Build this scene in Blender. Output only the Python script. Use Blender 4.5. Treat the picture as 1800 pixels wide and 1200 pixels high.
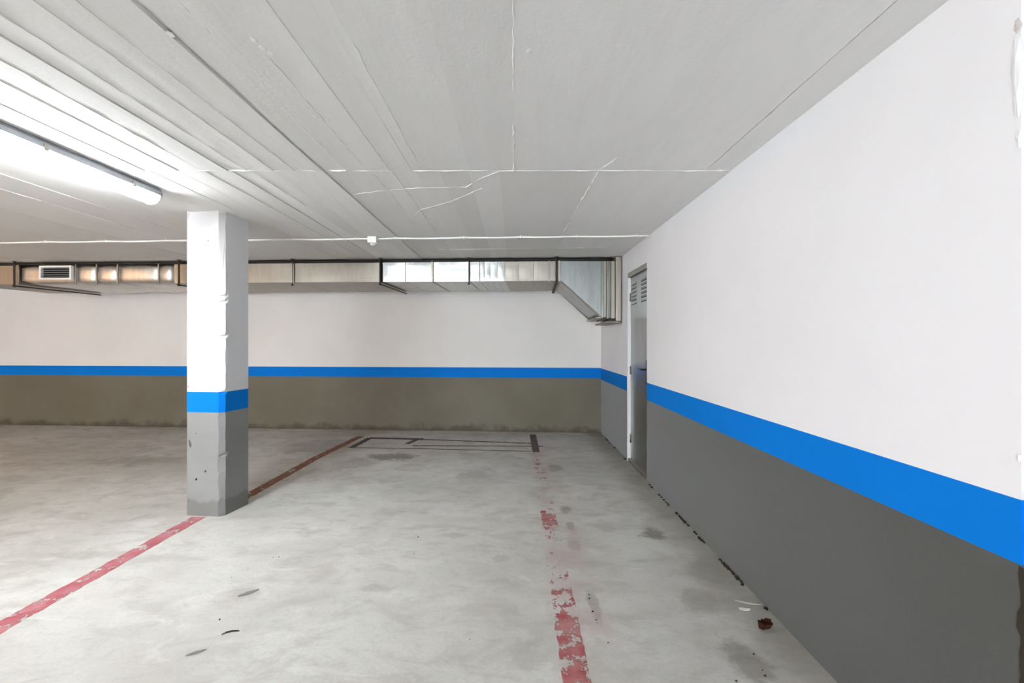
import bpy, bmesh, math, random
from mathutils import Vector, Matrix, noise
for o in list(bpy.data.objects): bpy.data.objects.remove(o)
S = bpy.context.scene; C = S.collection
# ------------------------------------------------------------------ camera, world, exposure
F = 824.0; VX, VY = 903.0, 599.0; H = 1.3215          # focal length in px, principal point, eye height
CEIL = 2.30; RX = 1.2526                              # ceiling height, right wall plane
cam = bpy.data.cameras.new('camera'); co = bpy.data.objects.new('camera', cam); C.objects.link(co)
co.location = (0, 0, H); co.rotation_euler = (math.pi/2, 0, 0)
cam.sensor_width = 36; cam.lens = F/1800*36
cam.shift_x = (900-VX)/1800; cam.shift_y = (VY-600)/1800; cam.clip_start = .02
S.camera = co
W = bpy.data.worlds.new('world'); S.world = W; W.use_nodes = True
W.node_tree.nodes['Background'].inputs[0].default_value = (.85, .92, 1, 1)
W.node_tree.nodes['Background'].inputs[1].default_value = 4.1      # daylight entering through the open gateway behind the viewer
S.view_settings.view_transform = 'Standard'; S.view_settings.look = 'None'
S.view_settings.gamma = 1; S.view_settings.use_curve_mapping = False
S.view_settings.exposure = 2.74
LAMP_E = 13.0      # emission of the near batten lamp
AISLE_E = 19.0     # emission of the batten lamps further back in the garage
WARM_E = 33.0      # warm lamp in the bay to the left

# ------------------------------------------------------------------ material helpers
def lin(r, g, b):
    f = lambda c: (c/255/12.92) if c/255 <= .04045 else ((c/255+.055)/1.055)**2.4
    return (f(r), f(g), f(b), 1)
class NT:
    def __init__(s, name):
        s.m = bpy.data.materials.new(name); s.m.use_nodes = True; s.t = s.m.node_tree
        s.b = s.t.nodes['Principled BSDF']; s.out = s.t.nodes['Material Output']
        s.pos = s.n('ShaderNodeNewGeometry').outputs['Position']
    def n(s, kind, **kw):
        x = s.t.nodes.new(kind)
        for k, v in kw.items(): setattr(x, k, v)
        return x
    def put(s, sock, v):
        if isinstance(v, bpy.types.NodeSocket): s.t.links.new(v, sock)
        elif v is not None: sock.default_value = v
    def math(s, op, a, b=0.0, c=None, clamp=False):
        x = s.n('ShaderNodeMath', operation=op, use_clamp=clamp)
        s.put(x.inputs[0], a); s.put(x.inputs[1], b)
        if c is not None: s.put(x.inputs[2], c)
        return x.outputs[0]
    def mapping(s, scale=(1, 1, 1), rot=(0, 0, 0), loc=(0, 0, 0), vec=None):
        x = s.n('ShaderNodeMapping'); s.put(x.inputs['Vector'], vec or s.pos)
        x.inputs['Scale'].default_value = scale; x.inputs['Rotation'].default_value = rot; x.inputs['Location'].default_value = loc
        return x.outputs[0]
    def noise(s, scale, detail=4, rough=.55, vec=None, dist=0):
        x = s.n('ShaderNodeTexNoise'); s.put(x.inputs['Vector'], vec or s.pos)
        x.inputs['Scale'].default_value = scale; x.inputs['Detail'].default_value = detail
        x.inputs['Roughness'].default_value = rough; x.inputs['Distortion'].default_value = dist
        return x.outputs['Fac']
    def ramp(s, v, a, b, lo=0.0, hi=1.0, smooth=True):
        x = s.n('ShaderNodeMapRange', interpolation_type='SMOOTHSTEP' if smooth else 'LINEAR')
        s.put(x.inputs[0], v)
        for i, q in enumerate((a, b, lo, hi)): x.inputs[i+1].default_value = q
        return x.outputs[0]
    def mix(s, f, a, b, mode='MIX'):
        x = s.n('ShaderNodeMix', data_type='RGBA', blend_type=mode); s.put(x.inputs[0], f)
        s.put(x.inputs[6], a); s.put(x.inputs[7], b); return x.outputs[2]
    def bump(s, h, strength=.3, dist=.01):
        x = s.n('ShaderNodeBump'); x.inputs['Strength'].default_value = strength; x.inputs['Distance'].default_value = dist
        s.put(x.inputs['Height'], h); s.put(s.b.inputs['Normal'], x.outputs[0])
    def xyz(s):
        x = s.n('ShaderNodeSeparateXYZ'); s.put(x.inputs[0], s.pos); return x.outputs
    def base(s, c, rough=.6, metal=0.0, spec=.5):
        s.put(s.b.inputs['Base Color'], c); s.put(s.b.inputs['Roughness'], rough); s.put(s.b.inputs['Metallic'], metal)
        s.b.inputs['Specular IOR Level'].default_value = spec; return s
def v4(a, b, c): return (a, b, c, 1)
M = {}
def paint(name, col, rough=.6, spec=.4, var=.06, bumps=.15, gs=90):
    t = NT(name)
    n1 = t.noise(1.3, 3); n2 = t.noise(gs, 3)
    dark = tuple(x*(1-var*2) for x in col[:3])+(1,)
    c = t.mix(t.ramp(n1, .3, .75), col, dark)
    t.base(c, rough, 0, spec); t.bump(n2, bumps, .002)
    M[name] = t.m; return t
paint('white_paint', v4(.82, .82, .84), .65, .3, .02, .12)
paint('back_white', v4(.82, .80, .77), .7, .25, .03, .15)
paint('blue_paint', v4(.0, .195, .68), .7, .12, .03, .10)
t = paint('grey_paint', v4(.066, .068, .062), .34, .5, .05, .25, 140)
t.b.inputs['Sheen Weight'].default_value = .45; t.b.inputs['Sheen Roughness'].default_value = .45     # chalky dust on the paint
t = NT('ceiling_paint')
rnd = t.n('ShaderNodeObjectInfo').outputs['Random']
c = t.mix(t.ramp(rnd, 0, 1, 0, 1, False), v4(.87, .87, .86), v4(.79, .785, .77))
c = t.mix(t.ramp(t.noise(5, 5, .6, t.mapping((2.2, .35, 1))), .42, .72, 0, .28), c, v4(.74, .735, .72))
t.base(c, .75, 0, .2); t.bump(t.math('ADD', t.noise(60, 3), t.math('MULTIPLY', t.noise(7, 4, .6, t.mapping((3, .5, 1))), 1.5)), .3, .003); M['ceiling_paint'] = t.m
paint('ridge_paint', v4(.88, .88, .87), .8, .2, .02, .2)
paint('plastic_white', v4(.85, .85, .83), .4, .5, .01, .0)
paint('raw_plaster', v4(.62, .60, .58), .9, .1, .1, .6, 70)
paint('lamp_grey', v4(.30, .31, .33), .5, .5, .02, .0)
paint('dark_iron', v4(.045, .038, .032), .6, .4, .1, .2)
paint('black_rubber', v4(.012, .012, .012), .6, .4, .1, .2)
paint('black_plastic', v4(.012, .012, .013), .35, .5, .0, .0)
paint('frame_lit', v4(.78, .78, .78), .45, .5, .02, .0)  # white tone stands in for light falling on the metal jamb
# dirt, leaf, flake, film
paint('dirt', v4(.05, .042, .034), .95, .1, .2, .6, 120)
paint('leaf_brown', v4(.055, .016, .007), .8, .2, .25, .5, 60)
paint('leaf_grey', v4(.30, .29, .265), .9, .2, .15, .4, 80)
paint('film_white', v4(.72, .72, .70), .45, .4, .05, .2)
# grey base coat: damp darker foot, scuffs of their own shape
t = NT('column_grey')
z = t.xyz()[2]
foot = t.ramp(t.math('ADD', z, t.math('MULTIPLY', t.noise(7, 4), .16)), .17, .21, 1, 0)
c = t.mix(t.ramp(t.noise(2, 3), .3, .7), v4(.27, .27, .262), v4(.235, .235, .228))
c = t.mix(t.math('MULTIPLY', foot, .55), c, v4(.13, .13, .122))
scr = t.ramp(t.noise(11, 2, .4, t.mapping((1, 1, .45), (0, .6, 0))), .735, .76)
c = t.mix(t.math('MULTIPLY', scr, .8), c, v4(.05, .05, .05))
t.base(c, .55, 0, .4); t.bump(t.noise(70, 4), .25, .003); M['column_grey'] = t.m
t = NT('column_white')
scr = t.ramp(t.noise(12, 2, .4, t.mapping((1, 1, .6), (0, .7, 0))), .74, .77)
c = t.mix(t.math('MULTIPLY', scr, .35), v4(.74, .74, .75), v4(.36, .34, .32))
t.base(c, .65, 0, .3); t.bump(t.noise(40, 4), .2, .003); M['column_white'] = t.m
# back-wall grey: mouldy dark foot
t = NT('back_grey')
z = t.xyz()[2]
foot = t.ramp(t.math('ADD', z, t.math('MULTIPLY', t.noise(5, 5, .65), -.34)), -.17, -.06, 1, 0)
c = t.mix(t.ramp(t.noise(1.2, 3), .3, .7), v4(.175, .16, .118), v4(.15, .135, .095))
c = t.mix(t.math('MULTIPLY', foot, .75), c, v4(.06, .05, .035))
t.base(c, .6, 0, .35); t.bump(t.noise(120, 4), .3, .003); M['back_grey'] = t.m

# metals
def metal(name, col, rough, wav, streak=.1, wsc=(3, 3, 9)):
    t = NT(name)
    st = t.noise(6, 5, .6, t.mapping((4, 1, .5)))
    spang = t.n('ShaderNodeTexVoronoi'); t.put(spang.inputs['Vector'], t.pos); spang.inputs['Scale'].default_value = 55
    c = t.mix(t.ramp(st, .35, .7), col, tuple(x*(1-streak*2) for x in col[:3])+(1,))
    r = t.math('ADD', t.math('MULTIPLY', st, streak*1.2), rough - streak*.5)
    t.base(c, r, 1.0); h = t.math('ADD', t.noise(1.2, 2, .5, t.mapping(wsc)), t.math('MULTIPLY', spang.outputs['Color'], .0))
    t.bump(h, wav, .03); M[name] = t.m
metal('galvanised', v4(.55, .56, .54), .36, .07, .07, (4, 2, 1))
metal('galvanised_flare', v4(.36, .385, .375), .34, .10, .08, (2, 2, 2))
metal('galvanised_dull', v4(.40, .37, .32), .46, .05, .05, (3, 2, 1))
metal('foil', v4(.78, .75, .70), .44, .45, .06, (4, 4, 3))
metal('door_steel', v4(.40, .41, .41), .30, .015, .06, (1, 2, 2))
metal('strap_metal', v4(.30, .28, .25), .5, .1, .1)
M['dark_slot'] = paint('dark_slot', v4(.02, .02, .02), .8, .1, 0, 0).m

# emitters
def emit(name, col, e):
    t = NT(name); t.base(v4(.9, .9, .9), .4)
    t.b.inputs['Emission Color'].default_value = col; t.b.inputs['Emission Strength'].default_value = e; M[name] = t.m
emit('tube_glow', v4(.92, .97, 1), LAMP_E)
emit('aisle_glow', v4(1, .97, .93), AISLE_E)
emit('warm_glow', v4(1, .50, .18), WARM_E)

# concrete floor
t = NT('concrete_floor')
stretch = t.mapping((.8, 1.25, 1), (0, 0, .5))
big = t.noise(1.1, 5, .6, stretch, .4); mid = t.noise(4.5, 6, .62, stretch, .6); fine = t.noise(60, 4, .6)
c = t.mix(t.ramp(big, .34, .68), v4(.65, .645, .61), v4(.52, .512, .475))
c = t.mix(t.ramp(mid, .46, .70, 0, .6), c, v4(.40, .385, .345))
c = t.mix(t.ramp(t.noise(3.2, 6, .66, t.mapping((.7, 1.3, 1), (0, 0, .5), (7, 3, 0)), .8), .56, .66, 0, .6), c, v4(.68, .675, .65))
c = t.mix(t.ramp(t.noise(13, 6, .7, stretch, .5), .50, .68, 0, .35), c, v4(.40, .385, .35))
c = t.mix(t.ramp(t.noise(2.3, 3, .5, t.mapping((1, 1, 1), (0, 0, 0), (3, 9, 0))), .5, .7, 0, .35), c, v4(.52, .48, .44))
c = t.mix(t.ramp(t.noise(26, 5, .7), .60, .72, 0, .3), c, v4(.72, .71, .69))
c = t.mix(t.ramp(fine, .3, .7, 0, .16), c, v4(.33, .32, .29))
xs, ys, zs = t.xyz()
warp = t.math('MULTIPLY', t.math('SUBTRACT', t.noise(7, 6, .72), .5), 2.4)
def stain(c, x, y, rx, ry, amt, col):
    dx = t.math('DIVIDE', t.math('SUBTRACT', xs, x), rx); dy = t.math('DIVIDE', t.math('SUBTRACT', ys, y), ry)
    d = t.math('SQRT', t.math('ADD', t.math('MULTIPLY', dx, dx), t.math('MULTIPLY', dy, dy)))
    f = t.ramp(t.math('ADD', d, warp), .45, 1.05, amt, 0)
    return t.mix(f, c, col)
DK = v4(.19, .17, .14); MD = v4(.30, .28, .24)
def flo(px, py):
    Y = H*F/(py-VY); return ((px-VX)*Y/F, Y)
for px, py, rx, ry, amt, col in [(690, 802, .36, .22, .75, DK), (620, 815, .30, .30, .5, MD), (570, 835, .35, .25, .4, MD), (540, 785, .6, .5, .35, MD),
        (830, 835, .22, .2, .35, MD), (975, 822, .10, .16, .6, DK), (1150, 938, .10, .12, .75, DK), (1235, 1055, .14, .14, .5, MD), (1320, 1170, .09, .20, .6, DK),
        (1150, 800, .3, .5, .3, MD), (995, 895, .05, .10, .6, DK), (1003, 925, .04, .10, .6, DK), (1010, 960, .05, .12, .4, DK), (1045, 1065, .035, .17, .5, DK),
        (1255, 1010, .16, .25, .35, MD), (1395, 1140, .2, .2, .3, MD), (665, 1035, .14, .05, .35, MD), (795, 940, .12, .06, .4, MD), (880, 980, .07, .05, .4, MD),
        (120, 800, 1.2, .8, .35, MD), (260, 810, .8, .25, .5, MD), (430, 1042, .11, .09, .35, MD), (150, 975, .35, .07, .35, MD), (930, 1150, .1, .12, .3, MD)]:
    x, y = flo(px, py); c = stain(c, x, y, rx, ry, amt, col)
# floor tone darkens unevenly towards the foot of the right wall
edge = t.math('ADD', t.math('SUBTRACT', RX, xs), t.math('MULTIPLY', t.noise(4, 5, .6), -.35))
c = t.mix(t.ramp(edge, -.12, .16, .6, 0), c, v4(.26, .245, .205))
# pink rubbed-off paint next to the right bay line
pk = t.math('MULTIPLY', t.ramp(t.math('ABSOLUTE', t.math('SUBTRACT', xs, .33)), .07, .19, .5, 0), t.ramp(t.noise(4, 4, .6), .35, .6))
pk = t.math('MULTIPLY', pk, t.ramp(ys, 5.6, 6.2, 1, 0))
c = t.mix(pk, c, v4(.47, .36, .34))
t.base(c, t.ramp(mid, .3, .7, .5, .75), 0, .3)
t.bump(t.math('ADD', t.math('MULTIPLY', mid, .6), t.math('MULTIPLY', fine, .2)), .35, .012); M['concrete_floor'] = t.m

# worn floor paint: paint where it survives, nothing where it has rubbed off
def worn(name, col, col2, keep_lo, keep_hi, spans):
    t = NT(name); xs, ys, zs = t.xyz()
    n = t.noise(14, 6, .68, t.mapping((1, .8, 1))); f2 = t.noise(70, 3, .6)
    v = t.math('ADD', t.math('MULTIPLY', n, .8), t.math('MULTIPLY', f2, .2))
    if spans:                                       # survival differs along the line (wear of its own shape)
        prof = None
        for a, b, amt in spans:
            mid_, half = (a+b)/2, (b-a)/2
            q = t.ramp(t.math('ABSOLUTE', t.math('SUBTRACT', ys, mid_)), half*.75, half*1.1, amt, 0)
            prof = q if prof is None else t.math('MAXIMUM', prof, q)
        v = t.math('ADD', v, prof)
    a = t.ramp(v, keep_lo, keep_hi)
    t.base(t.mix(t.ramp(t.noise(9, 4), .35, .7), col, col2), .6, 0, .35)
    tr = t.n('ShaderNodeBsdfTransparent'); mx = t.n('ShaderNodeMixShader')
    t.put(mx.inputs[0], a); t.put(mx.inputs[1], tr.outputs[0]); t.put(mx.inputs[2], t.b.outputs[0])
    t.put(t.out.inputs[0], mx.outputs[0]); M[name] = t.m
worn('red_line_paint', v4(.42, .10, .125), v4(.50, .21, .23), 0.41, .47, None)
worn('shaded_red_paint', v4(.24, .075, .035), v4(.24, .12, .07), .39, .46, None)  # the column's shade on the line is put into this darker red
worn('worn_red_paint', v4(.38, .085, .09), v4(.46, .22, .21), .57, .63, [(1.0, 2.38, .115), (2.3, 2.68, .055), (3.28, 3.66, .11), (4.4, 5.3, .035)])
worn('dark_line_paint', v4(.07, .055, .042), v4(.11, .09, .07), .36, .44, None)
worn('brown_patch_paint', v4(.10, .07, .055), v4(.15, .10, .085), .32, .42, None)

# ------------------------------------------------------------------ mesh helpers
def tag(o, label=None, cat=None, group=None, kind=None):
    for k, v in (('label', label), ('category', cat), ('group', group), ('kind', kind)):
        if v: o[k] = v
    return o
def link(name, me, mat, parent=None, smooth=False):
    o = bpy.data.objects.new(name, me); C.objects.link(o)
    if mat: me.materials.append(M[mat])
    if parent: o.parent = parent
    if smooth:
        for p in me.polygons: p.use_smooth = True
    return o
def obj(name, bm, mat, parent=None, smooth=False):
    bmesh.ops.recalc_face_normals(bm, faces=bm.faces)
    me = bpy.data.meshes.new(name); bm.to_mesh(me); bm.free(); return link(name, me, mat, parent, smooth)
def empty(name, loc=(0, 0, 0), rz=0):
    o = bpy.data.objects.new(name, None); C.objects.link(o); o.location = loc; o.rotation_euler[2] = rz; o.empty_display_size = .1; return o
def box(bm, x0, x1, y0, y1, z0, z1):
    vs = [bm.verts.new(p) for p in ((x0,y0,z0),(x1,y0,z0),(x1,y1,z0),(x0,y1,z0),(x0,y0,z1),(x1,y0,z1),(x1,y1,z1),(x0,y1,z1))]
    for f in ((0,3,2,1),(4,5,6,7),(0,1,5,4),(1,2,6,5),(2,3,7,6),(3,0,4,7)): bm.faces.new([vs[i] for i in f])
    return vs
def boxes(name, lst, mat, parent=None, bev=0, seg=1):
    bm = bmesh.new()
    for b in lst: box(bm, *b)
    if bev: bmesh.ops.bevel(bm, geom=list(bm.edges), offset=bev, segments=seg, affect='EDGES', profile=.5)
    return obj(name, bm, mat, parent, False)
def prism(bm, pts, z0, z1):
    a = [bm.verts.new((p[0], p[1], z0)) for p in pts]; b = [bm.verts.new((p[0], p[1], z1)) for p in pts]; n = len(pts)
    bm.faces.new(a[::-1]); bm.faces.new(b)
    for i in range(n): bm.faces.new((a[i], a[(i+1)%n], b[(i+1)%n], b[i]))
def tube(bm, pts, r, n=8, cap=True):
    pts = [Vector(p) for p in pts]; rings = []
    for i, p in enumerate(pts):
        d = (pts[min(i+1, len(pts)-1)]-pts[max(i-1, 0)]).normalized()
        up = Vector((0, 0, 1)) if abs(d.z) < .9 else Vector((1, 0, 0))
        u = d.cross(up).normalized(); w = u.cross(d); rr = r[i] if isinstance(r, (list, tuple)) else r
        rings.append([bm.verts.new(p+rr*(math.cos(a)*u+math.sin(a)*w)) for a in [2*math.pi*k/n for k in range(n)]])
    for a, b in zip(rings, rings[1:]):
        for k in range(n): bm.faces.new((a[k], a[(k+1)%n], b[(k+1)%n], b[k]))
    if cap: bm.faces.new(rings[0]); bm.faces.new(rings[-1][::-1])
def n1(x, seed): return noise.noise(Vector((x, seed*7.31, seed*1.7)))

# ------------------------------------------------------------------ the setting
XL, YB, YF = -11.0, -8.5, 6.73; BS = -.0717           # left end, wall behind the viewer, back wall depth and skew
def by(x): return YF + BS*(x-RX)                       # back-wall plane at x
bm = bmesh.new(); box(bm, XL-.2, RX+.4, YB-.2, 7.9, -.15, 0)
floor = tag(obj('floor', bm, 'concrete_floor'), 'worn pale grey concrete garage floor with stains', None, None, 'structure')
bm = bmesh.new(); box(bm, XL-.2, RX+.4, YB-.2, 7.9, CEIL+.012, CEIL+.2)
ceiling = tag(obj('ceiling', bm, 'ceiling_paint'), 'white painted concrete ceiling marked by formwork boards', None, None, 'structure')

ZB0, ZB1 = .768, .929                                  # blue stripe on the right wall
D0, D1, DZ = 4.41, 5.185, 2.062                        # door opening
R0 = 1.157                                             # near end of this stretch of wall
T = .16
wr = tag(boxes('wall_right', [(RX, RX+T, R0, D0, ZB1, CEIL+.02), (RX, RX+T, D0, D1, DZ, CEIL+.02), (RX, RX+T, D1, 6.9, ZB1, CEIL+.02)], 'white_paint'),
         'smooth white wall with a blue stripe over grey, the door set in it', None, None, 'structure')
for a, b in ((R0, D0), (D1, 6.9)):
    boxes('blue_stripe', [(RX-.0006, RX+T, a, b, ZB0, ZB1)], 'blue_paint', wr)
    # grey dado with a crumbled lower edge
    bm = bmesh.new(); n = int((b-a)/.02); top = []; bot = []; tb = []
    for i in range(n+1):
        y = a+(b-a)*i/n
        e = max(0.0, n1(y*2.2, 3)*.9+.1)*max(0, n1(y*13, 5)+.45)*.022 if (y > 2.15 and y < 4.4) or y > 5.19 else 0
        if 5.2 < y < 5.75: e += .012*max(0, n1(y*9, 8)+.5)
        bot.append(bm.verts.new((RX, y, .001+e))); top.append(bm.verts.new((RX, y, ZB0))); tb.append(bm.verts.new((RX+T, y, ZB0)))
        bot[-1].co.x = RX
    bk = [bm.verts.new((RX+.018, v.co.y, v.co.z+.004)) for v in bot]
    for i in range(n):
        bm.faces.new((bot[i], bot[i+1], top[i+1], top[i])); bm.faces.new((top[i], top[i+1], tb[i+1], tb[i])); bm.faces.new((bot[i], bk[i], bk[i+1], bot[i+1]))
    for i in (0, n): bm.faces.new((bot[i], top[i], tb[i], bk[i]))
    obj('grey_dado', bm, 'grey_paint', wr)
    boxes('wall_core', [(RX+.02, RX+T, a+.002, b-.002, .0, ZB0-.002)], 'dirt', wr)
# further stretch beside the viewer, set back behind a rough open joint
w2 = tag(boxes('wall_right_aisle', [(RX+.012, RX+T, YB, R0-.001, ZB1, CEIL+.02)], 'white_paint'), 'white wall stretch beside the aisle, past the rough joint', None, None, 'structure')
boxes('blue_stripe', [(RX+.011, RX+T, YB, R0-.001, ZB0, ZB1)], 'blue_paint', w2)
boxes('grey_dado', [(RX+.012, RX+T, YB, R0-.02, 0, ZB0)], 'grey_paint', w2)
bm = bmesh.new(); pa = []; pb = []; pc = []
for i in range(41):
    z = ZB0*.995*i/40; e = .004*n1(z*14, 3)+.003*n1(z*50, 4)+(.008 if .60 < z < .66 else 0)
    pa.append(bm.verts.new((RX-.0025, R0-.010, z))); pb.append(bm.verts.new((RX-.0025, R0+.001+max(-.002, e), z))); pc.append(bm.verts.new((RX+.001, R0+.003+max(-.002, e), z)))
for i in range(40):
    bm.faces.new((pa[i], pb[i], pb[i+1], pa[i+1])); bm.faces.new((pb[i], pc[i], pc[i+1], pb[i+1]))
obj('joint_gap_shade', bm, 'dirt', w2)  # dark sheet drawn for the shade inside the open joint
# back wall (slightly skewed)
wbk = empty('wall_back', (RX, YF, 0), math.atan(BS)); tag(wbk, 'white back wall with blue stripe over a mould-footed grey dado', None, None, 'structure')
boxes('plaster', [(-12.6, .1, 0, T, .935, CEIL+.02)], 'back_white', wbk)
boxes('blue_stripe', [(-12.6, .1, -.0006, T, .786, .935)], 'blue_paint', wbk)
boxes('grey_dado', [(-12.6, .1, 0, T, 0, .786)], 'back_grey', wbk)
GX0, GX1 = -6.8, -2.2                                   # open gateway to the street, behind the viewer
w = tag(boxes('wall_left', [(XL-.16, XL, YB, 7.9, ZB1, CEIL+.02)], 'white_paint'), 'white end wall of the bay row with blue stripe over grey', None, None, 'structure')
boxes('blue_stripe', [(XL-.16, XL, YB, 7.9, ZB0, ZB1)], 'blue_paint', w); boxes('grey_dado', [(XL-.16, XL, YB, 7.9, 0, ZB0)], 'grey_paint', w)
w = tag(boxes('wall_front', [(XL, GX0, YB-.16, YB, ZB1, CEIL+.02), (GX1, RX+.012, YB-.16, YB, ZB1, CEIL+.02)], 'white_paint'), 'white wall with an open gateway across the aisle', None, None, 'structure')
for a, b in ((XL, GX0), (GX1, RX+.012)):
    boxes('blue_stripe', [(a, b, YB-.16, YB, ZB0, ZB1)], 'blue_paint', w); boxes('grey_dado', [(a, b, YB-.16, YB, 0, ZB0)], 'grey_paint', w)
# plaster broken away at the joint, and small chips
wch = [(1.160, 2.105, .010, .022), (1.163, 2.02, .016, .07), (1.160, 1.93, .013, .06), (1.156, 1.03, .006, .012), (1.156, 1.82, .008, .03)]
for i, (y, z, w, h) in enumerate(wch):
    random.seed(40+i); bm = bmesh.new(); k = 14
    pts = [(y+.004+w*math.cos(a)*random.uniform(.55, 1), z+h*math.sin(a)*random.uniform(.7, 1)) for a in [2*math.pi*j/k for j in range(k)]]
    c0 = bm.verts.new((RX-.006, y+.003, z)); ring = [bm.verts.new((RX-random.uniform(.001, .004), p[0], p[1])) for p in pts]; rim = [bm.verts.new((RX+.001, p[0]*1.002-.002, p[1])) for p in pts]
    for j in range(k):
        bm.faces.new((c0, ring[j], ring[(j+1)%k])); bm.faces.new((ring[j], rim[j], rim[(j+1)%k], ring[(j+1)%k]))
    obj('plaster_flake', bm, 'white_paint' if i else 'raw_plaster', wr)

# ceiling formwork boards: every board its own level, tilt and ragged edges
def board(x0, x1, y0, y1, dz, tilt, rag, seed):
    cup = .10*n1(seed*3.7, 9) if x1-x0 < .3 else 0
    bm = bmesh.new(); n = max(8, int((y1-y0)/.035)); nx = 4; rows = []
    for i in range(n+1):
        y = y0+(y1-y0)*i/n
        l = x0+rag[0]*(.3+max(0, n1(y*3.1, seed))*.7+max(0, n1(y*17, seed+.3))*.45)
        r = x1-rag[1]*(max(0, n1(y*3.1, seed+.6))*.7+max(0, n1(y*17, seed+.9))*.45)
        row = []
        for j in range(nx+1):
            x = l+(r-l)*j/nx
            row.append(bm.verts.new((x, y, CEIL+dz+tilt*(x-(x0+x1)/2)+.0016*n1(y*1.3+j*.4, seed+2)+cup*(x-(x0+x1)/2)**2)))
        rows.append([bm.verts.new((l-.0005, y, CEIL+.014))]+row+[bm.verts.new((r+.0005, y, CEIL+.014))])
    for a, b in zip(rows, rows[1:]):
        for j in range(nx+2): bm.faces.new((a[j], b[j], b[j+1], a[j+1]))
    bm.faces.new(rows[0]); bm.faces.new(rows[-1][::-1])
    return obj('formwork_board', bm, 'ceiling_paint', ceiling)
YJ = 2.695
random.seed(5)
near = [-9.6, -8.2, -7.0, -6.0, -5.1, -4.3, -3.75, -3.3, -3.0, -2.72, -2.45, -2.12, -1.93, -1.79, -1.645, -1.538, -1.38, -1.26, -1.10, -.962, -.845, -.71, -.585, -.53, -.255, -.12, 0, 1.10, RX+.01]
far_ = [-9.6, -8.2, -7.0, -6.0, -5.1, -4.3, -3.75, -3.3, -3.0, -2.72, -2.45, -2.1, -1.93, -1.78, -1.625, -1.507, -1.37, -1.23, -1.10, -.98, -.82, -.70, -.57, -.43, -.26, -.08, .47, RX+.01]
for k, (lst, a, b) in enumerate(((near, -1.4, YJ), (far_, YJ+.002, 7.7))):
    for i, (x0, x1) in enumerate(zip(lst, lst[1:])):
        s = 10*k+i*.77+.3
        amp = .0016 if x1 < -.5 else .0008
        dz = random.uniform(-amp, amp); tl = random.choice((-1, 1))*random.uniform(.006, .022) if x1 < .01 else 0
        if x1-x0 > .4: tl *= .15
        rag = [0, 0]
        if abs(x0+1.10) < .01: rag = [.028, 0]; dz = .0035
        if abs(x1+1.10) < .01: dz = -.0012
        if abs(x0+1.645) < .01 or abs(x0+1.625) < .01: rag = [.010, 0]; dz = .002
        if abs(x1+1.645) < .01: dz = -.001
        if x0 == 1.10: dz = .002; rag = [.018, 0]; tl = 0
        if x0 == 0: dz = 0; tl = 0
        board(x0, x1, a, b, dz, tl, rag, s)
def ridge(pts, r, seed):
    bm = bmesh.new(); out = []
    for (x0, y0), (x1, y1) in zip(pts, pts[1:]):
        n = max(3, int(math.hypot(x1-x0, y1-y0)/.02))
        for i in range(n):
            q = i/n; out.append((x0+(x1-x0)*q, y0+(y1-y0)*q))
    out.append(pts[-1])
    P = [(x+.006*n1(i*.4, seed)+.003*n1(i*.07, seed+1), y+.006*n1(i*.4, seed+3)+.003*n1(i*.07, seed+2), CEIL-.0005) for i, (x, y) in enumerate(out)]
    R = [max(.0004, r*(.55+1.5*n1(i*.22, seed+5)+.5*n1(i*.9, seed+8))) for i in range(len(P))]
    tube(bm, P, R, 6); return obj('mortar_ridge', bm, 'ridge_paint', ceiling)
ridge([(-1.95, YJ), (-.6, YJ), (.6, YJ), (1.2, YJ)], .0042, 1)
ridge([(-.528, .9), (-.528, 1.8), (-.527, YJ)], .0040, 2)
ridge([(0, .9), (0, YJ)], .0038, 3)
ridge([(.55, 2.5), (.49, YJ), (.46, 3.7), (.45, 4.28)], .0038, 4)
ridge([(-3.3, 2.0), (-3.3, 3.4), (-3.31, 4.1)], .005, 5)
ridge([(-.85, 3.05), (-.62, 3.0), (-.3, 2.98), (-.22, 2.85), (-.08, YJ)], .0022, 6)
ridge([(-.83, 3.75), (-.7, 3.5), (-.45, 3.3), (-.2, 3.0)], .0026, 7)
ridge([(-1.15, 3.16), (-.85, 3.05)], .0020, 8)
ridge([(-.8, 5.02), (1.0, 4.92)], .0030, 9)
for i, (x, a, b) in enumerate([(-1.538, 1.2, 2.69), (-1.38, 1.3, 2.6), (-1.26, 1.25, 2.69), (-.962, 1.3, 2.69), (-.845, 1.6, 2.6), (-1.79, 1.6, 2.4), (-3.0, 2.2, 3.2), (-.71, 2.0, 2.69), (-1.507, 2.72, 3.4), (-.98, 2.72, 3.2), (-.82, 2.75, 3.5)]):
    ridge([(x, a), (x, b)], .0030, 20+i)
# spatters of dried mortar on the ceiling
for i, (px, py) in enumerate([(447, 70), (462, 85), (478, 95), (740, 385), (741, 402), (755, 390), (842, 350), (300, 60), (930, 90), (555, 205), (575, 210)]):
    Y = (CEIL-H)*F/(VY-py); x = (px-VX)*Y/F; random.seed(i); bm = bmesh.new()
    bmesh.ops.create_icosphere(bm, subdivisions=2, radius=.010)
    for v in bm.verts: v.co = Vector((v.co.x*random.uniform(.6, 1.3), v.co.y*1.6, v.co.z*.22))
    o = obj('mortar_spatter', bm, 'ridge_paint', ceiling); o.location = (x, Y, CEIL-.0005)

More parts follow.
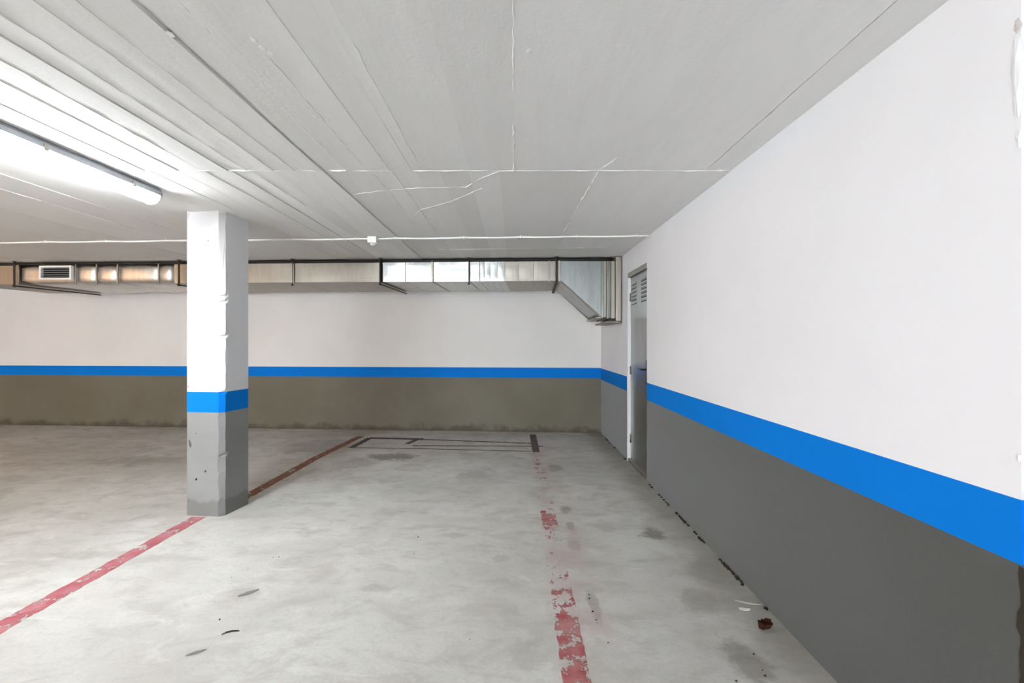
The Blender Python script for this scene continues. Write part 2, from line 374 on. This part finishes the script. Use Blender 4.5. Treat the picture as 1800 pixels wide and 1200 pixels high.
# ------------------------------------------------------------------ door in the right wall
dr = empty('door_1', (RX, D0, 0)); tag(dr, 'galvanised steel door with louvre slots and black lever handle', None, None, 'structure')
DW = D1-D0; XD = .034
boxes('door_leaf', [(XD, XD+.04, .012, DW-.03, .035, DZ-.05)], 'door_steel', dr, .002)
boxes('jamb', [(.0, .10, DW-.028, DW+.001, 0, DZ)], 'frame_lit', dr, .001)
boxes('jamb', [(.004, .10, -.001, .012, 0, DZ)], 'strap_metal', dr, .001)
boxes('lintel', [(.003, .10, 0, DW-.028, DZ-.048, DZ+.001)], 'galvanised_dull', dr, .002)
boxes('threshold', [(.004, .10, .012, DW-.028, 0, .034)], 'galvanised_dull', dr, .002)
boxes('closing_panel', [(XD+.045, XD+.055, .0, DW, 0, DZ)], 'dark_slot', dr)
# louvres: two columns of pressed slots
for c0 in (.115, .495):
    for k in range(6):
        z = 1.945-k*.0415; y0 = c0; y1 = c0+.215
        bm = bmesh.new(); m = 10
        a = [bm.verts.new((XD-.0005, y0+(y1-y0)*i/m, z)) for i in range(m+1)]
        b = [bm.verts.new((XD-.006*min(1, 3*math.sin(math.pi*i/m)), y0+(y1-y0)*i/m, z-.02)) for i in range(m+1)]
        d = [bm.verts.new((XD-.0005, y0+(y1-y0)*i/m, z-.021)) for i in range(m+1)]
        for i in range(m): bm.faces.new((a[i], a[i+1], b[i+1], b[i]))
        lv = obj('louvre', bm, 'door_steel', dr)
        boxes('slot', [(XD-.0012, XD+.004, y0+.01, y1-.01, z-.0265, z-.0205)], 'dark_slot', lv)
# handle and lock plate
hz = 1.045
pl = boxes('lock_plate', [(XD-.010, XD+.001, .082, .126, hz-.15, hz+.09)], 'black_plastic', dr, .004, 2)
bm = bmesh.new(); tube(bm, [(XD-.008, .105, hz), (XD-.045, .105, hz), (XD-.052, .117, hz), (XD-.052, .235, hz)], [.010, .010, .010, .009], 10)
obj('lever_handle', bm, 'black_plastic', dr, True)
bm = bmesh.new(); tube(bm, [(XD-.0105, .105, hz-.085), (XD-.014, .105, hz-.085)], .011, 12); obj('keyhole', bm, 'strap_metal', pl, True)
for zz in (.25, 1.0, 1.8):
    bm = bmesh.new(); tube(bm, [(XD-.006, DW-.036, zz-.045), (XD-.006, DW-.036, zz+.045)], .006, 8); obj('hinge', bm, 'galvanised_dull', dr, True)

# ------------------------------------------------------------------ column
col = empty('column', (-2.32, 3.67, 0))
tag(col, 'square concrete column painted white, blue band and grey foot, one chamfered corner', 'column')
base = [(-2.477, 3.555), (-2.222, 3.527), (-2.186, 3.556), (-2.182, 3.584), (-2.152, 3.800), (-2.43, 3.835)]
def colseg(name, z0, z1, mat, push=0.0):
    bm = bmesh.new(); nz = max(1, int((z1-z0)/.02)); rings = []
    per = []                                      # densify the front chamfer edges
    for i in range(nz+1):
        z = z0+(z1-z0)*i/nz; ring = []
        for k, (x, y) in enumerate(base):
            x += 2.32; y -= 3.67
            if k == 1:
                amp = .004 if z > .6 else .012
                x += amp*n1(z*9, 1.1)+amp*.7*n1(z*31, 2.1); y += .003*n1(z*14, 4)
            if k == 2:
                x += .0035*n1(z*12, 6)+.002*n1(z*40, 7)
                for q in (.465, .935, 1.36, 1.62, 1.66): 
                    if abs(z-q) < .012: x -= .008; y += .004
            ring.append(bm.verts.new((x*(1+push), y*(1+push), z)))
        rings.append(ring)
    n = len(base)
    for a, b in zip(rings, rings[1:]):
        for k in range(n): bm.faces.new((a[k], a[(k+1)%n], b[(k+1)%n], b[k]))
    bm.faces.new(rings[0][::-1]); bm.faces.new(rings[-1])
    return obj(name, bm, mat, col)
colseg('white_shaft', .936, CEIL+.006, 'column_white'); colseg('blue_band', .782, .936, 'blue_paint', .002); colseg('grey_foot', 0, .782, 'column_grey')
# bare patch at the head of the chamfer, a notch and a few nail holes
bm = bmesh.new(); random.seed(3); L = []; R = []
for i in range(16):
    z = 1.86+.43*i/15 if i else 1.86
    w = .5 if i > 9 else .15+.035*i
    A = Vector((base[1][0]+2.32, base[1][1]-3.67)); B = Vector((base[2][0]+2.32, base[2][1]-3.67)); nrm = Vector((B.y-A.y, A.x-B.x)).normalized()
    m = .5+.1*n1(i*.6, 3); l = A.lerp(B, max(0.02, m-w-.1*random.random())); r = A.lerp(B, min(.98, m+w*random.uniform(.8, 1)))
    L.append(bm.verts.new((l.x+nrm.x*.0035, l.y+nrm.y*.0035, z))); R.append(bm.verts.new((r.x+nrm.x*.0035, r.y+nrm.y*.0035, z)))
for i in range(15): bm.faces.new((L[i], R[i], R[i+1], L[i+1]))
obj('bare_concrete_patch', bm, 'raw_plaster', col)
def front(px, py):                                 # a point on the front face of the column
    q = (px-VX)/F; (xa, ya), (xb, yb) = base[0], base[1]; s = (yb-ya)/(xb-xa)
    x = q*(ya-s*xa)/(1-q*s); y = ya+s*(x-xa); return x+2.32, y-3.67, H-(py-VY)*y/F
for px, py, r in ((366, 423, .006), (361, 828, .009), (345, 842, .010), (343, 683, .004), (331, 679, .005), (332, 880, .004), (345, 762, .004)):
    x, y, z = front(px, py); bm = bmesh.new(); bmesh.ops.create_uvsphere(bm, u_segments=8, v_segments=6, radius=1)
    for v in bm.verts: v.co = Vector((v.co.x*r*.8+v.co.z*r*.5*(py > 800), v.co.y*.0015, v.co.z*r))
    o = obj('nail_hole', bm, 'dark_slot', col); o.location = (x, y, z); o.rotation_euler[2] = -.11

# ------------------------------------------------------------------ batten lamps
def lamp(name, x, y0, y1, glow, label):
    L = y1-y0; r = empty(name, (x, y0, CEIL)); tag(r, label, 'lamp', None)
    bm = bmesh.new(); prof = [(-.052, .0), (-.064, -.02), (-.064, -.044), (.064, -.044), (.064, -.02), (.052, .0)]
    def ext(bm, prof, a, b):
        A = [bm.verts.new((p[0], a, p[1])) for p in prof]; B = [bm.verts.new((p[0], b, p[1])) for p in prof]; n = len(prof)
        for i in range(n): bm.faces.new((A[i], A[(i+1)%n], B[(i+1)%n], B[i]))
        bm.faces.new(A[::-1]); bm.faces.new(B)
    ext(bm, prof, 0, L); obj('housing', bm, 'lamp_grey', r)
    bm = bmesh.new(); pr = [(.058, -.0445)]+[(.056*math.cos(a), -.052-.046*math.sin(a)) for a in [math.pi*i/12 for i in range(13)]]+[(-.058, -.0445)]
    ext(bm, pr, .012, L-.012); obj('diffuser', bm, glow, r)
    for e in (0, L-.012):
        bm = bmesh.new(); ext(bm, [(.061, -.044)]+[(.059*math.cos(a), -.052-.049*math.sin(a)) for a in [math.pi*i/12 for i in range(13)]]+[(-.061, -.044)], e, e+.0115)
        obj('end_cap', bm, 'plastic_white', r)
    for q in (.15, .5, .85):
        for s in (-1, 1): boxes('clip', [(s*.0655-.003, s*.0655+.003, L*q-.012, L*q+.012, -.056, -.026)], 'strap_metal', r)
    return r
lamp('batten_lamp', -2.335, 1.52, 3.03, 'tube_glow', 'lit fluorescent batten lamp with grey housing on the ceiling before the column')
lamp('batten_lamp', -1.2, -5.2, -3.69, 'aisle_glow', 'lit fluorescent batten lamp over the aisle, away from the column')
lamp('batten_lamp', -8.9, .4, 1.9, 'warm_glow', 'warm lit batten lamp on the ceiling of the next bay')

# ------------------------------------------------------------------ ventilation duct
DS = -.05; DX, DY = 1.05, 5.43
def dl(px):                                        # pixel column on the duct front -> local x along the duct
    q = (px-VX)/F; x = q*(DY+.05*DX)/(1+.05*q); return (x-DX)*math.sqrt(1+DS*DS)
ZT, ZU = H+.929, H+.70; DEP = 1.08
duct = empty('ventilation_duct', (DX, DY, 0), math.atan(DS))
tag(duct, 'flat galvanised ventilation duct under the ceiling along the back wall', 'duct')
def section(name, p0, p1, mat, bow=.0, inset=0.0, seed=0, puff=False, top=ZT, bot=ZU):
    x0, x1 = dl(p0), dl(p1); bm = bmesh.new(); nx = max(4, int((x1-x0)/.05)); 
    prof = []
    nz = 6; ny = 8; rr = .0 if not puff else .022
    pts = [(inset, bot+(top-bot)*i/nz) for i in range(nz+1)]+[(inset+(DEP-inset)*i/ny, top) for i in range(1, ny+1)]+[(DEP, bot+(top-bot)*(1-i/nz)) for i in range(1, nz+1)]+[(DEP-(DEP-inset)*i/ny, bot) for i in range(1, ny)]
    rings = []
    for i in range(nx+1):
        q = i/nx; x = x0+(x1-x0)*q; ring = []
        e = math.sin(math.pi*q)**.35 if puff else 1
        for (y, z) in pts:
            w = Vector((x*5, y*4, z*9+seed*3))
            d = noise.noise(w)*(.009 if puff else .0028)
            b = bow*math.sin(math.pi*q)
            front_ = y < inset+.001; yy = y; zz = z
            mz = (z-(bot+top)/2)/((top-bot)/2)
            if front_: yy = y-b*(1-mz*mz)+d+(rr*abs(mz)**6 if puff else 0)+(.014*(1-e) if puff else 0)
            if z < bot+.001: zz = z+d*.7+(.022*(1-e) if puff else 0)+(rr*.5 if puff and front_ else 0)
            elif z > top-.001: zz = z-abs(d)*.5-(.016*(1-e) if puff else 0)-(rr*.5 if puff and front_ else 0)
            ring.append(bm.verts.new((x, yy, zz)))
        rings.append(ring)
    n = len(pts)
    for a, b in zip(rings, rings[1:]):
        for k in range(n): bm.faces.new((a[k], a[(k+1)%n], b[(k+1)%n], b[k]))
    bm.faces.new(rings[0][::-1]); bm.faces.new(rings[-1])
    return obj(name, bm, mat, duct, puff)
edges = [(-70, 32, 'galvanised_dull', 0), (436-130, 517, 'galvanised_dull', .004), (519, 667, 'galvanised_dull', .004), (673, 712, 'galvanised', .003), (713, 758, 'galvanised', .003), (762, 824, 'galvanised', .004), (826, 843, 'galvanised', .002)]
for i, (a, b, m, bow) in enumerate(edges): section('duct_section', a, b, m, bow, .002*(i % 2), i)
cuts = [844, 852, 862, 875, 888, 912, 938, 964, 981]
for i, (a, b) in enumerate(zip(cuts, cuts[1:])): section('duct_section', a, b-.4, 'galvanised' if i < 4 else 'galvanised_dull', .003, [.004, .0, .005, .001, .006, .002, .005, .0][i], 20+i)
foil = [(38, 134, .006), (136, 170, .006), (173, 207, .008), (210, 279, .006), (282, 304, .005)]
for i, (a, b, bow) in enumerate(foil): section('foil_wrapped_section', a, b, 'foil', bow, -.012, 40+i, True)
# standing joints between sections
for p, w in ((33.5, .030), (135, .012), (171.5, .012), (208.5, .016), (280.5, .014), (668.5, .016), (760, .022), (965, .018), (983, .030)):
    x = dl(p)
    fl_ = [(x-w/2, x+w/2, -.020, -.004, ZU-.012, ZT+.004)]+([] if 34 < p < 300 else [(x-w/2, x+w/2, -.003, DEP, ZU-.008, ZU+.002)])
    for q in fl_: boxes('flange', [q], 'galvanised_dull', duct, .002)
# air grille in the foil-wrapped part
gx0, gx1 = dl(77), dl(133); gz0, gz1 = ZU+.045, ZT-.012
gr = boxes('air_grille', [(gx0, gx1, -.058, -.02, gz0, gz0+.022), (gx0, gx1, -.058, -.02, gz1-.022, gz1), (gx0, gx0+.024, -.058, -.02, gz0+.022, gz1-.022), (gx1-.024, gx1, -.058, -.02, gz0+.022, gz1-.022)], 'plastic_white', duct, .002)
boxes('grille_back', [(gx0+.02, gx1-.02, -.026, -.02, gz0+.02, gz1-.02)], 'dark_slot', gr)
for i in range(5):
    z = gz0+.034+i*(gz1-gz0-.062)/4
    bm = bmesh.new(); vs = box(bm, gx0+.024, gx1-.024, -.052, -.030, z-.0025, z+.0025)
    for v in bm.verts: v.co.z += -.35*(v.co.y+.041)*-1
    obj('grille_slat', bm, 'lamp_grey', gr)
# flared transition down to the wall plenum
x0, x1 = dl(985), dl(1056); zb = H+.278
bm = bmesh.new()
A = [(x0, 0, ZU), (x0, 0, ZT), (x0, DEP, ZT), (x0, DEP, ZU)]; B = [(x1, 0, zb), (x1, 0, ZT-.005), (x1, DEP-.1, ZT-.005), (x1, DEP-.1, zb)]
a = [bm.verts.new(p) for p in A]; b = [bm.verts.new(p) for p in B]
for k in range(4): bm.faces.new((a[k], a[(k+1)%4], b[(k+1)%4], b[k]))
bm.faces.new(a[::-1]); bm.faces.new(b)
tr_ = obj('flared_section', bm, 'galvanised_flare', duct)
def bar(name, p, q, r, mat, parent):
    bm = bmesh.new(); tube(bm, [p, q], r, 6); return obj(name, bm, mat, parent)
bar('seam_bead', (x0, -.006, ZU-.004), (x1, -.006, zb-.004), .011, 'galvanised_dull', tr_)
bar('seam_bead', (x0+.02, DEP, ZU-.006), (x1, DEP-.1, zb-.004), .012, 'galvanised_dull', tr_)
boxes('lower_rim', [(x1-.06, x1+.03, -.012, DEP-.1, zb-.016, zb)], 'galvanised_dull', duct, .003)
XW = (RX-DX)*math.sqrt(1+DS*DS)                     # wall in local x (approx.)
ps = [x1+.002, x1+.032, x1+.066, x1+.090, x1+.118, x1+.165]
for i, (u, v) in enumerate(zip(ps, ps[1:])):
    boxes('plenum_section', [(u, v-.002, [-.016, .002, -.018, .004, -.006][i], DEP-.12, zb-[.012, .004, .02, .012, .02][i], ZT-.005)], ['galvanised_flare', 'galvanised_dull', 'galvanised_flare', 'strap_metal', 'galvanised_dull'][i], duct, .003)
boxes('wall_collar', [(x1+.168, XW-.014, -.035, DEP-.05, zb-.05, CEIL-.006-.0)], 'galvanised_dull', duct, .006, 2)
boxes('lower_flange', [(x1+.05, XW-.016, -.02, DEP-.14, zb-.07, zb-.052)], 'strap_metal', duct, .003)
# black hose lying on the front edge of the duct
bm = bmesh.new(); pts = []; u = dl(-60); e = x1+.14
n = 90
for i in range(n+1):
    x = u+(e-u)*i/n; sag = .006*n1(x*1.7, 2)
    if x > x0: sag -= .010*min(1, (x-x0)/.4)
    pts.append((x, .03, ZT+.0215+min(sag, .006)*.3))
tube(bm, pts, .0185, 10)
hose = obj('black_hose', bm, 'black_rubber', None, True); hose.location = duct.location; hose.rotation_euler = duct.rotation_euler
tag(hose, 'black hose lying along the top edge of the metal duct', 'hose')
# hangers
def hanger(p, kind, label, reach=DEP+.02):
    x = dl(p); loc = duct.matrix_basis @ Vector((x, 0, 0))
    h = empty('duct_hanger', (loc.x, loc.y, ZU-.03), duct.rotation_euler[2])
    tag(h, label, 'hanger', 'hangers carrying the ventilation duct')
    f = -.034 if kind != 'foil' else -.05
    bm = bmesh.new(); tube(bm, [(0, f, -.01), (0, f, CEIL-ZU+.03)], .0055 if kind == 'rod' else .011, 8); obj('rod', bm, 'dark_iron', h, True)
    boxes('ceiling_plate', [(-.02, .02, f-.018, f+.018, CEIL-ZU+.024, CEIL-ZU+.030)], 'strap_metal', h)
    bm = bmesh.new(); tube(bm, [(0, f, -.012), (0, f, .004)], .014, 6); obj('nut', bm, 'dark_iron', h)
    if kind != 'rod':
        boxes('support_bar', [(-.016, .016, f-.012, reach, -.004, .0), (-.016, -.012, f-.012, reach, 0, .012)], 'dark_iron', h)
    return h
hanger(517, 'rod', 'thin threaded rod hanger on the plain duct face nearest the column')
hanger(670, 'bar', 'dark hanger with support bar at the plain-to-shiny joint of the duct')
hanger(825, 'rod', 'thin threaded rod hanger on the shiny streaked duct face')
hanger(978, 'bar', 'dark hanger where the duct begins to flare downward')
hanger(33, 'foil', 'dark hanger and support bar beside the air grille')
hanger(320, 'foil', 'dark hanger and support bar between foil wrapping and column')

# ------------------------------------------------------------------ cable run on the ceiling and its detector
clipx = [(-60, 0), (80, 420.5), (187, 418.5), (294, 418), (515, 415.5), (625, 415), (695, 414.5), (816, 415), (916, 414.5), (1014, 414), (1120, 412), (1141, 411)]
def cpos(px):
    Y0 = 4.30+.047*1.24; q = (px-VX)/F; x = q*Y0/(1+.047*q); return Vector((x, Y0-.047*x, CEIL-.013))
cb = empty('ceiling_cable', cpos(900)); tag(cb, 'white cable clipped across the ceiling before the duct', 'cable')
bm = bmesh.new(); pts = []
cx = [c[0] for c in clipx]
for a, b in zip(cx, cx[1:]):
    for k in range(8):
        q = k/8; p = cpos(a+(b-a)*q)-cb.location; p.z -= .005*math.sin(math.pi*q)*min(1, (b-a)/110); pts.append(p)
pts.append(cpos(cx[-1])-cb.location)
tube(bm, pts, .0095, 8); obj('cable', bm, 'plastic_white', cb, True)
for c in cx[1:-1]:
    p = cpos(c)-cb.location
    bm = bmesh.new(); tube(bm, [p+Vector((-.008, 0, 0)), p+Vector((.008, 0, 0))], .0125, 10); box(bm, p.x-.006, p.x+.006, p.y-.012, p.y+.012, p.z, p.z+.0125)
    obj('cable_clip', bm, 'plastic_white', cb, True)
p = cpos(657); dt = empty('ceiling_detector', (p.x, p.y-.01, CEIL)); tag(dt, 'small white box detector on the ceiling cable', 'detector')
boxes('body', [(-.046, .040, -.042, .042, -.062, -.0015)], 'plastic_white', dt, .006, 2)
bm = bmesh.new(); prof = [(0, .030), (.010, .030), (.018, .026), (.024, .016), (.026, .002)]
pr = []
for d, r in prof: pr.append([bm.verts.new((r*math.cos(2*math.pi*k/16), r*math.sin(2*math.pi*k/16), -.061-d)) for k in range(16)])
for a, b in zip(pr, pr[1:]):
    for k in range(16): bm.faces.new((a[k], a[(k+1)%16], b[(k+1)%16], b[k]))
bm.faces.new(pr[-1]); obj('lens', bm, 'film_white', dt, True)
for g in (.040, -.058): boxes('cable_gland', [(g, g+.012, -.012, .012, -.030, -.006)], 'plastic_white', dt, .003)

# ------------------------------------------------------------------ floor markings
def strip(name, pts, w, mat, label, cat, seed=0, rag=.006, z=.0012, group=None):
    bm = bmesh.new(); out = []
    for (x0, y0), (x1, y1) in zip(pts, pts[1:]):
        n = max(2, int(math.hypot(x1-x0, y1-y0)/.025))
        out += [(x0+(x1-x0)*i/n, y0+(y1-y0)*i/n) for i in range(n)]
    out.append(pts[-1]); P = [Vector(p) for p in out]; rows = []
    for i, p in enumerate(P):
        d = (P[min(i+1, len(P)-1)]-P[max(i-1, 0)]).normalized(); nn = Vector((-d.y, d.x))
        a = p+nn*(w/2+rag*n1(i*.55, seed)+rag*.6*n1(i*1.7, seed+2)); b = p-nn*(w/2+rag*n1(i*.55, seed+4)+rag*.6*n1(i*1.7, seed+6))
        rows.append([bm.verts.new((a.x, a.y, 0)), bm.verts.new((a.x, a.y, z)), bm.verts.new((b.x, b.y, z)), bm.verts.new((b.x, b.y, 0))])
    for a, b in zip(rows, rows[1:]):
        for k in range(3): bm.faces.new((a[k], a[k+1], b[k+1], b[k]))
    o = obj(name, bm, mat)
    return tag(o, label, cat, group) if label else o
strip('bay_line', [(-2.375, 1.2), (-2.365, 3.52)], .105, 'red_line_paint', 'pink red painted bay line running up to the column', 'floor marking', 1, .008)
strip('bay_line', [(-2.275, 3.84), (-2.235, 5.3), (-2.12, 6.5)], .10, 'shaded_red_paint', 'red bay line behind the column, coloured darker for the column shade', 'floor marking', 2, .006)
strip('bay_line', [(.238, 1.0), (.262, 3.5), (.272, 5.55)], .112, 'worn_red_paint', 'flaking red bay line between the open floor and the door wall', 'floor marking', 3, .008)
strip('paint_patch', [(.268, 5.56), (.268, 6.62)], .088, 'brown_patch_paint', 'dark brown end of the bay line at the back wall', 'floor marking', 4, .004, .0016)
mk = empty('floor_outline', (-.9, 5.95, 0)); tag(mk, 'thin dark painted rectangle outline on the floor by the back wall', 'floor marking')
def fl(px, py): return flo(px, py)
for pts, w in (([fl(645, 770), fl(770, 773), fl(934, 779)], .035), ([fl(618, 786.5), fl(745, 788.5), fl(934, 793)], .022), ([fl(617, 787), fl(650, 769.5)], .06),
               ([fl(715, 780), fl(737, 770.5)], .05), ([fl(725, 783), fl(955, 784)], .030), ([fl(650, 769.5), fl(745, 771)], .05)):
    o = strip('painted_line', pts, w*1.4, 'dark_line_paint', None, None, w*100, .006, .001); o.parent = mk; o.matrix_parent_inverse = Matrix.Translation(-Vector(mk.location))

# ------------------------------------------------------------------ litter on the floor
def leaf(name, px, py, L, Wd, mat, label, cat, rz, curl, seed):
    x, y = flo(px, py); bm = bmesh.new(); nu, nv = 12, 6; g = []; random.seed(seed)
    for i in range(nu+1):
        u = i/nu; row = []
        hw = Wd/2*math.sin(math.pi*min(1, u*1.02))**.7*(1+(.9 if 'leaf' in name else .35)*n1(u*(17 if 'leaf' in name else 9), seed)) if 0 < i < nu else .001
        for j in range(nv+1):
            v = j/nv*2-1
            row.append(bm.verts.new(((u-.5)*L, v*hw, curl*(v*v)*Wd*.5+curl*.5*L*(u-.5)**2+curl*.18*Wd*(1+noise.noise(Vector((u*5, v*2, seed)))))))
        g.append(row)
    for i in range(nu):
        for j in range(nv): bm.faces.new((g[i][j], g[i+1][j], g[i+1][j+1], g[i][j+1]))
    lo = min(v.co.z for v in bm.verts)
    for v in bm.verts: v.co.z += .0008-lo
    o = obj(name, bm, mat, None, True); o.location = (x, y, .0); o.rotation_euler[2] = rz
    s = o.modifiers.new('thick', 'SOLIDIFY'); s.thickness = .0008; s.offset = 1
    return tag(o, label, cat)
leaf('dry_leaf', 1345, 1106, .070, .055, 'leaf_brown', 'crumpled red brown dry leaf near the foot of the white wall', 'leaf', .3, 1.0, 2)
leaf('dry_leaf', 321, 749, .085, .06, 'leaf_brown', 'small brown leaf against the back wall beside the column', 'leaf', .8, 1.1, 4)
leaf('paint_flake', 437, 1042, .10, .030, 'leaf_grey', 'long grey leaf-shaped flake on the floor, the larger of two', 'flake', .75, .12, 6)
leaf('paint_flake', 345, 1147, .075, .022, 'leaf_grey', 'small grey leaf-shaped flake on the floor, the smaller of two', 'flake', .6, .12, 7)
leaf('plastic_sliver', 1316, 1061, .125, .016, 'film_white', 'long white plastic sliver touching the foot of the wall', 'litter', -.35, .3, 8)
leaf('plaster_chip', 1309, 1074, .052, .022, 'film_white', 'short white plaster chip beside the plastic sliver', 'litter', -.25, .8, 9)
x, y = flo(406, 1112); bm = bmesh.new()
tube(bm, [(-.032, -.018, .004), (-.02, -.002, .0045), (-.004, .008, .004), (.014, .010, .004), (.032, .009, .005)], [.0016, .003, .0032, .003, .0018], 7)
tw = obj('twig', bm, 'dirt', None, True); tw.location = (x, y, 0); tag(tw, 'short dark bent twig lying on the bare floor', 'twig')
# crumbs of dark dirt at the wall foot and grit on the floor
def crumbs(name, pts, mat, label, seed):
    random.seed(seed); bm = bmesh.new()
    for x, y, r in pts:
        m = Matrix.Translation((x, y, r*.5)) @ Matrix.Rotation(random.random()*6, 4, 'Z') @ Matrix.Diagonal((r*random.uniform(.8, 1.6), r*random.uniform(.8, 1.6), r*.8, 1))
        bmesh.ops.create_icosphere(bm, subdivisions=1, radius=1, matrix=m)
    for v in bm.verts: v.co += Vector((random.uniform(-1, 1), random.uniform(-1, 1), random.uniform(-.4, .6)))*.0015; v.co.z = max(v.co.z, .0003)
    return tag(obj(name, bm, mat), label, 'dirt', None, 'stuff')
random.seed(11); pts = []
for a, b, n in ((2.3, 2.95, 130), (3.05, 3.6, 50), (3.7, 4.3, 30), (5.22, 5.8, 70), (5.9, 6.6, 30)):
    for i in range(n):
        y = random.uniform(a, b)
        if n1(y*6, 4) > -.15: pts.append((RX-.003-abs(random.gauss(0, .006)), y, random.uniform(.003, .009)))
crumbs('dirt_crumbs', pts, 'dirt', 'dark crumbling dirt along the foot of the door wall', 12)
pts = []
for px, py in [(502, 895), (732, 950), (735, 944), (728, 973), (833, 967), (850, 968), (897, 963), (826, 1124), (763, 1044), (1123, 942), (1325, 1150), (1340, 1178), (1345, 1188), (1294, 1197), (1036, 1052), (1042, 1075), (1050, 1095), (1048, 1090), (1035, 1045), (1069, 1130), (480, 980), (490, 979), (407, 1015), (386, 1089)]:
    x, y = flo(px, py); pts.append((x, y, random.uniform(.002, .0045)))
crumbs('grit', pts, 'dirt', 'scattered dark specks of grit on the concrete', 13)
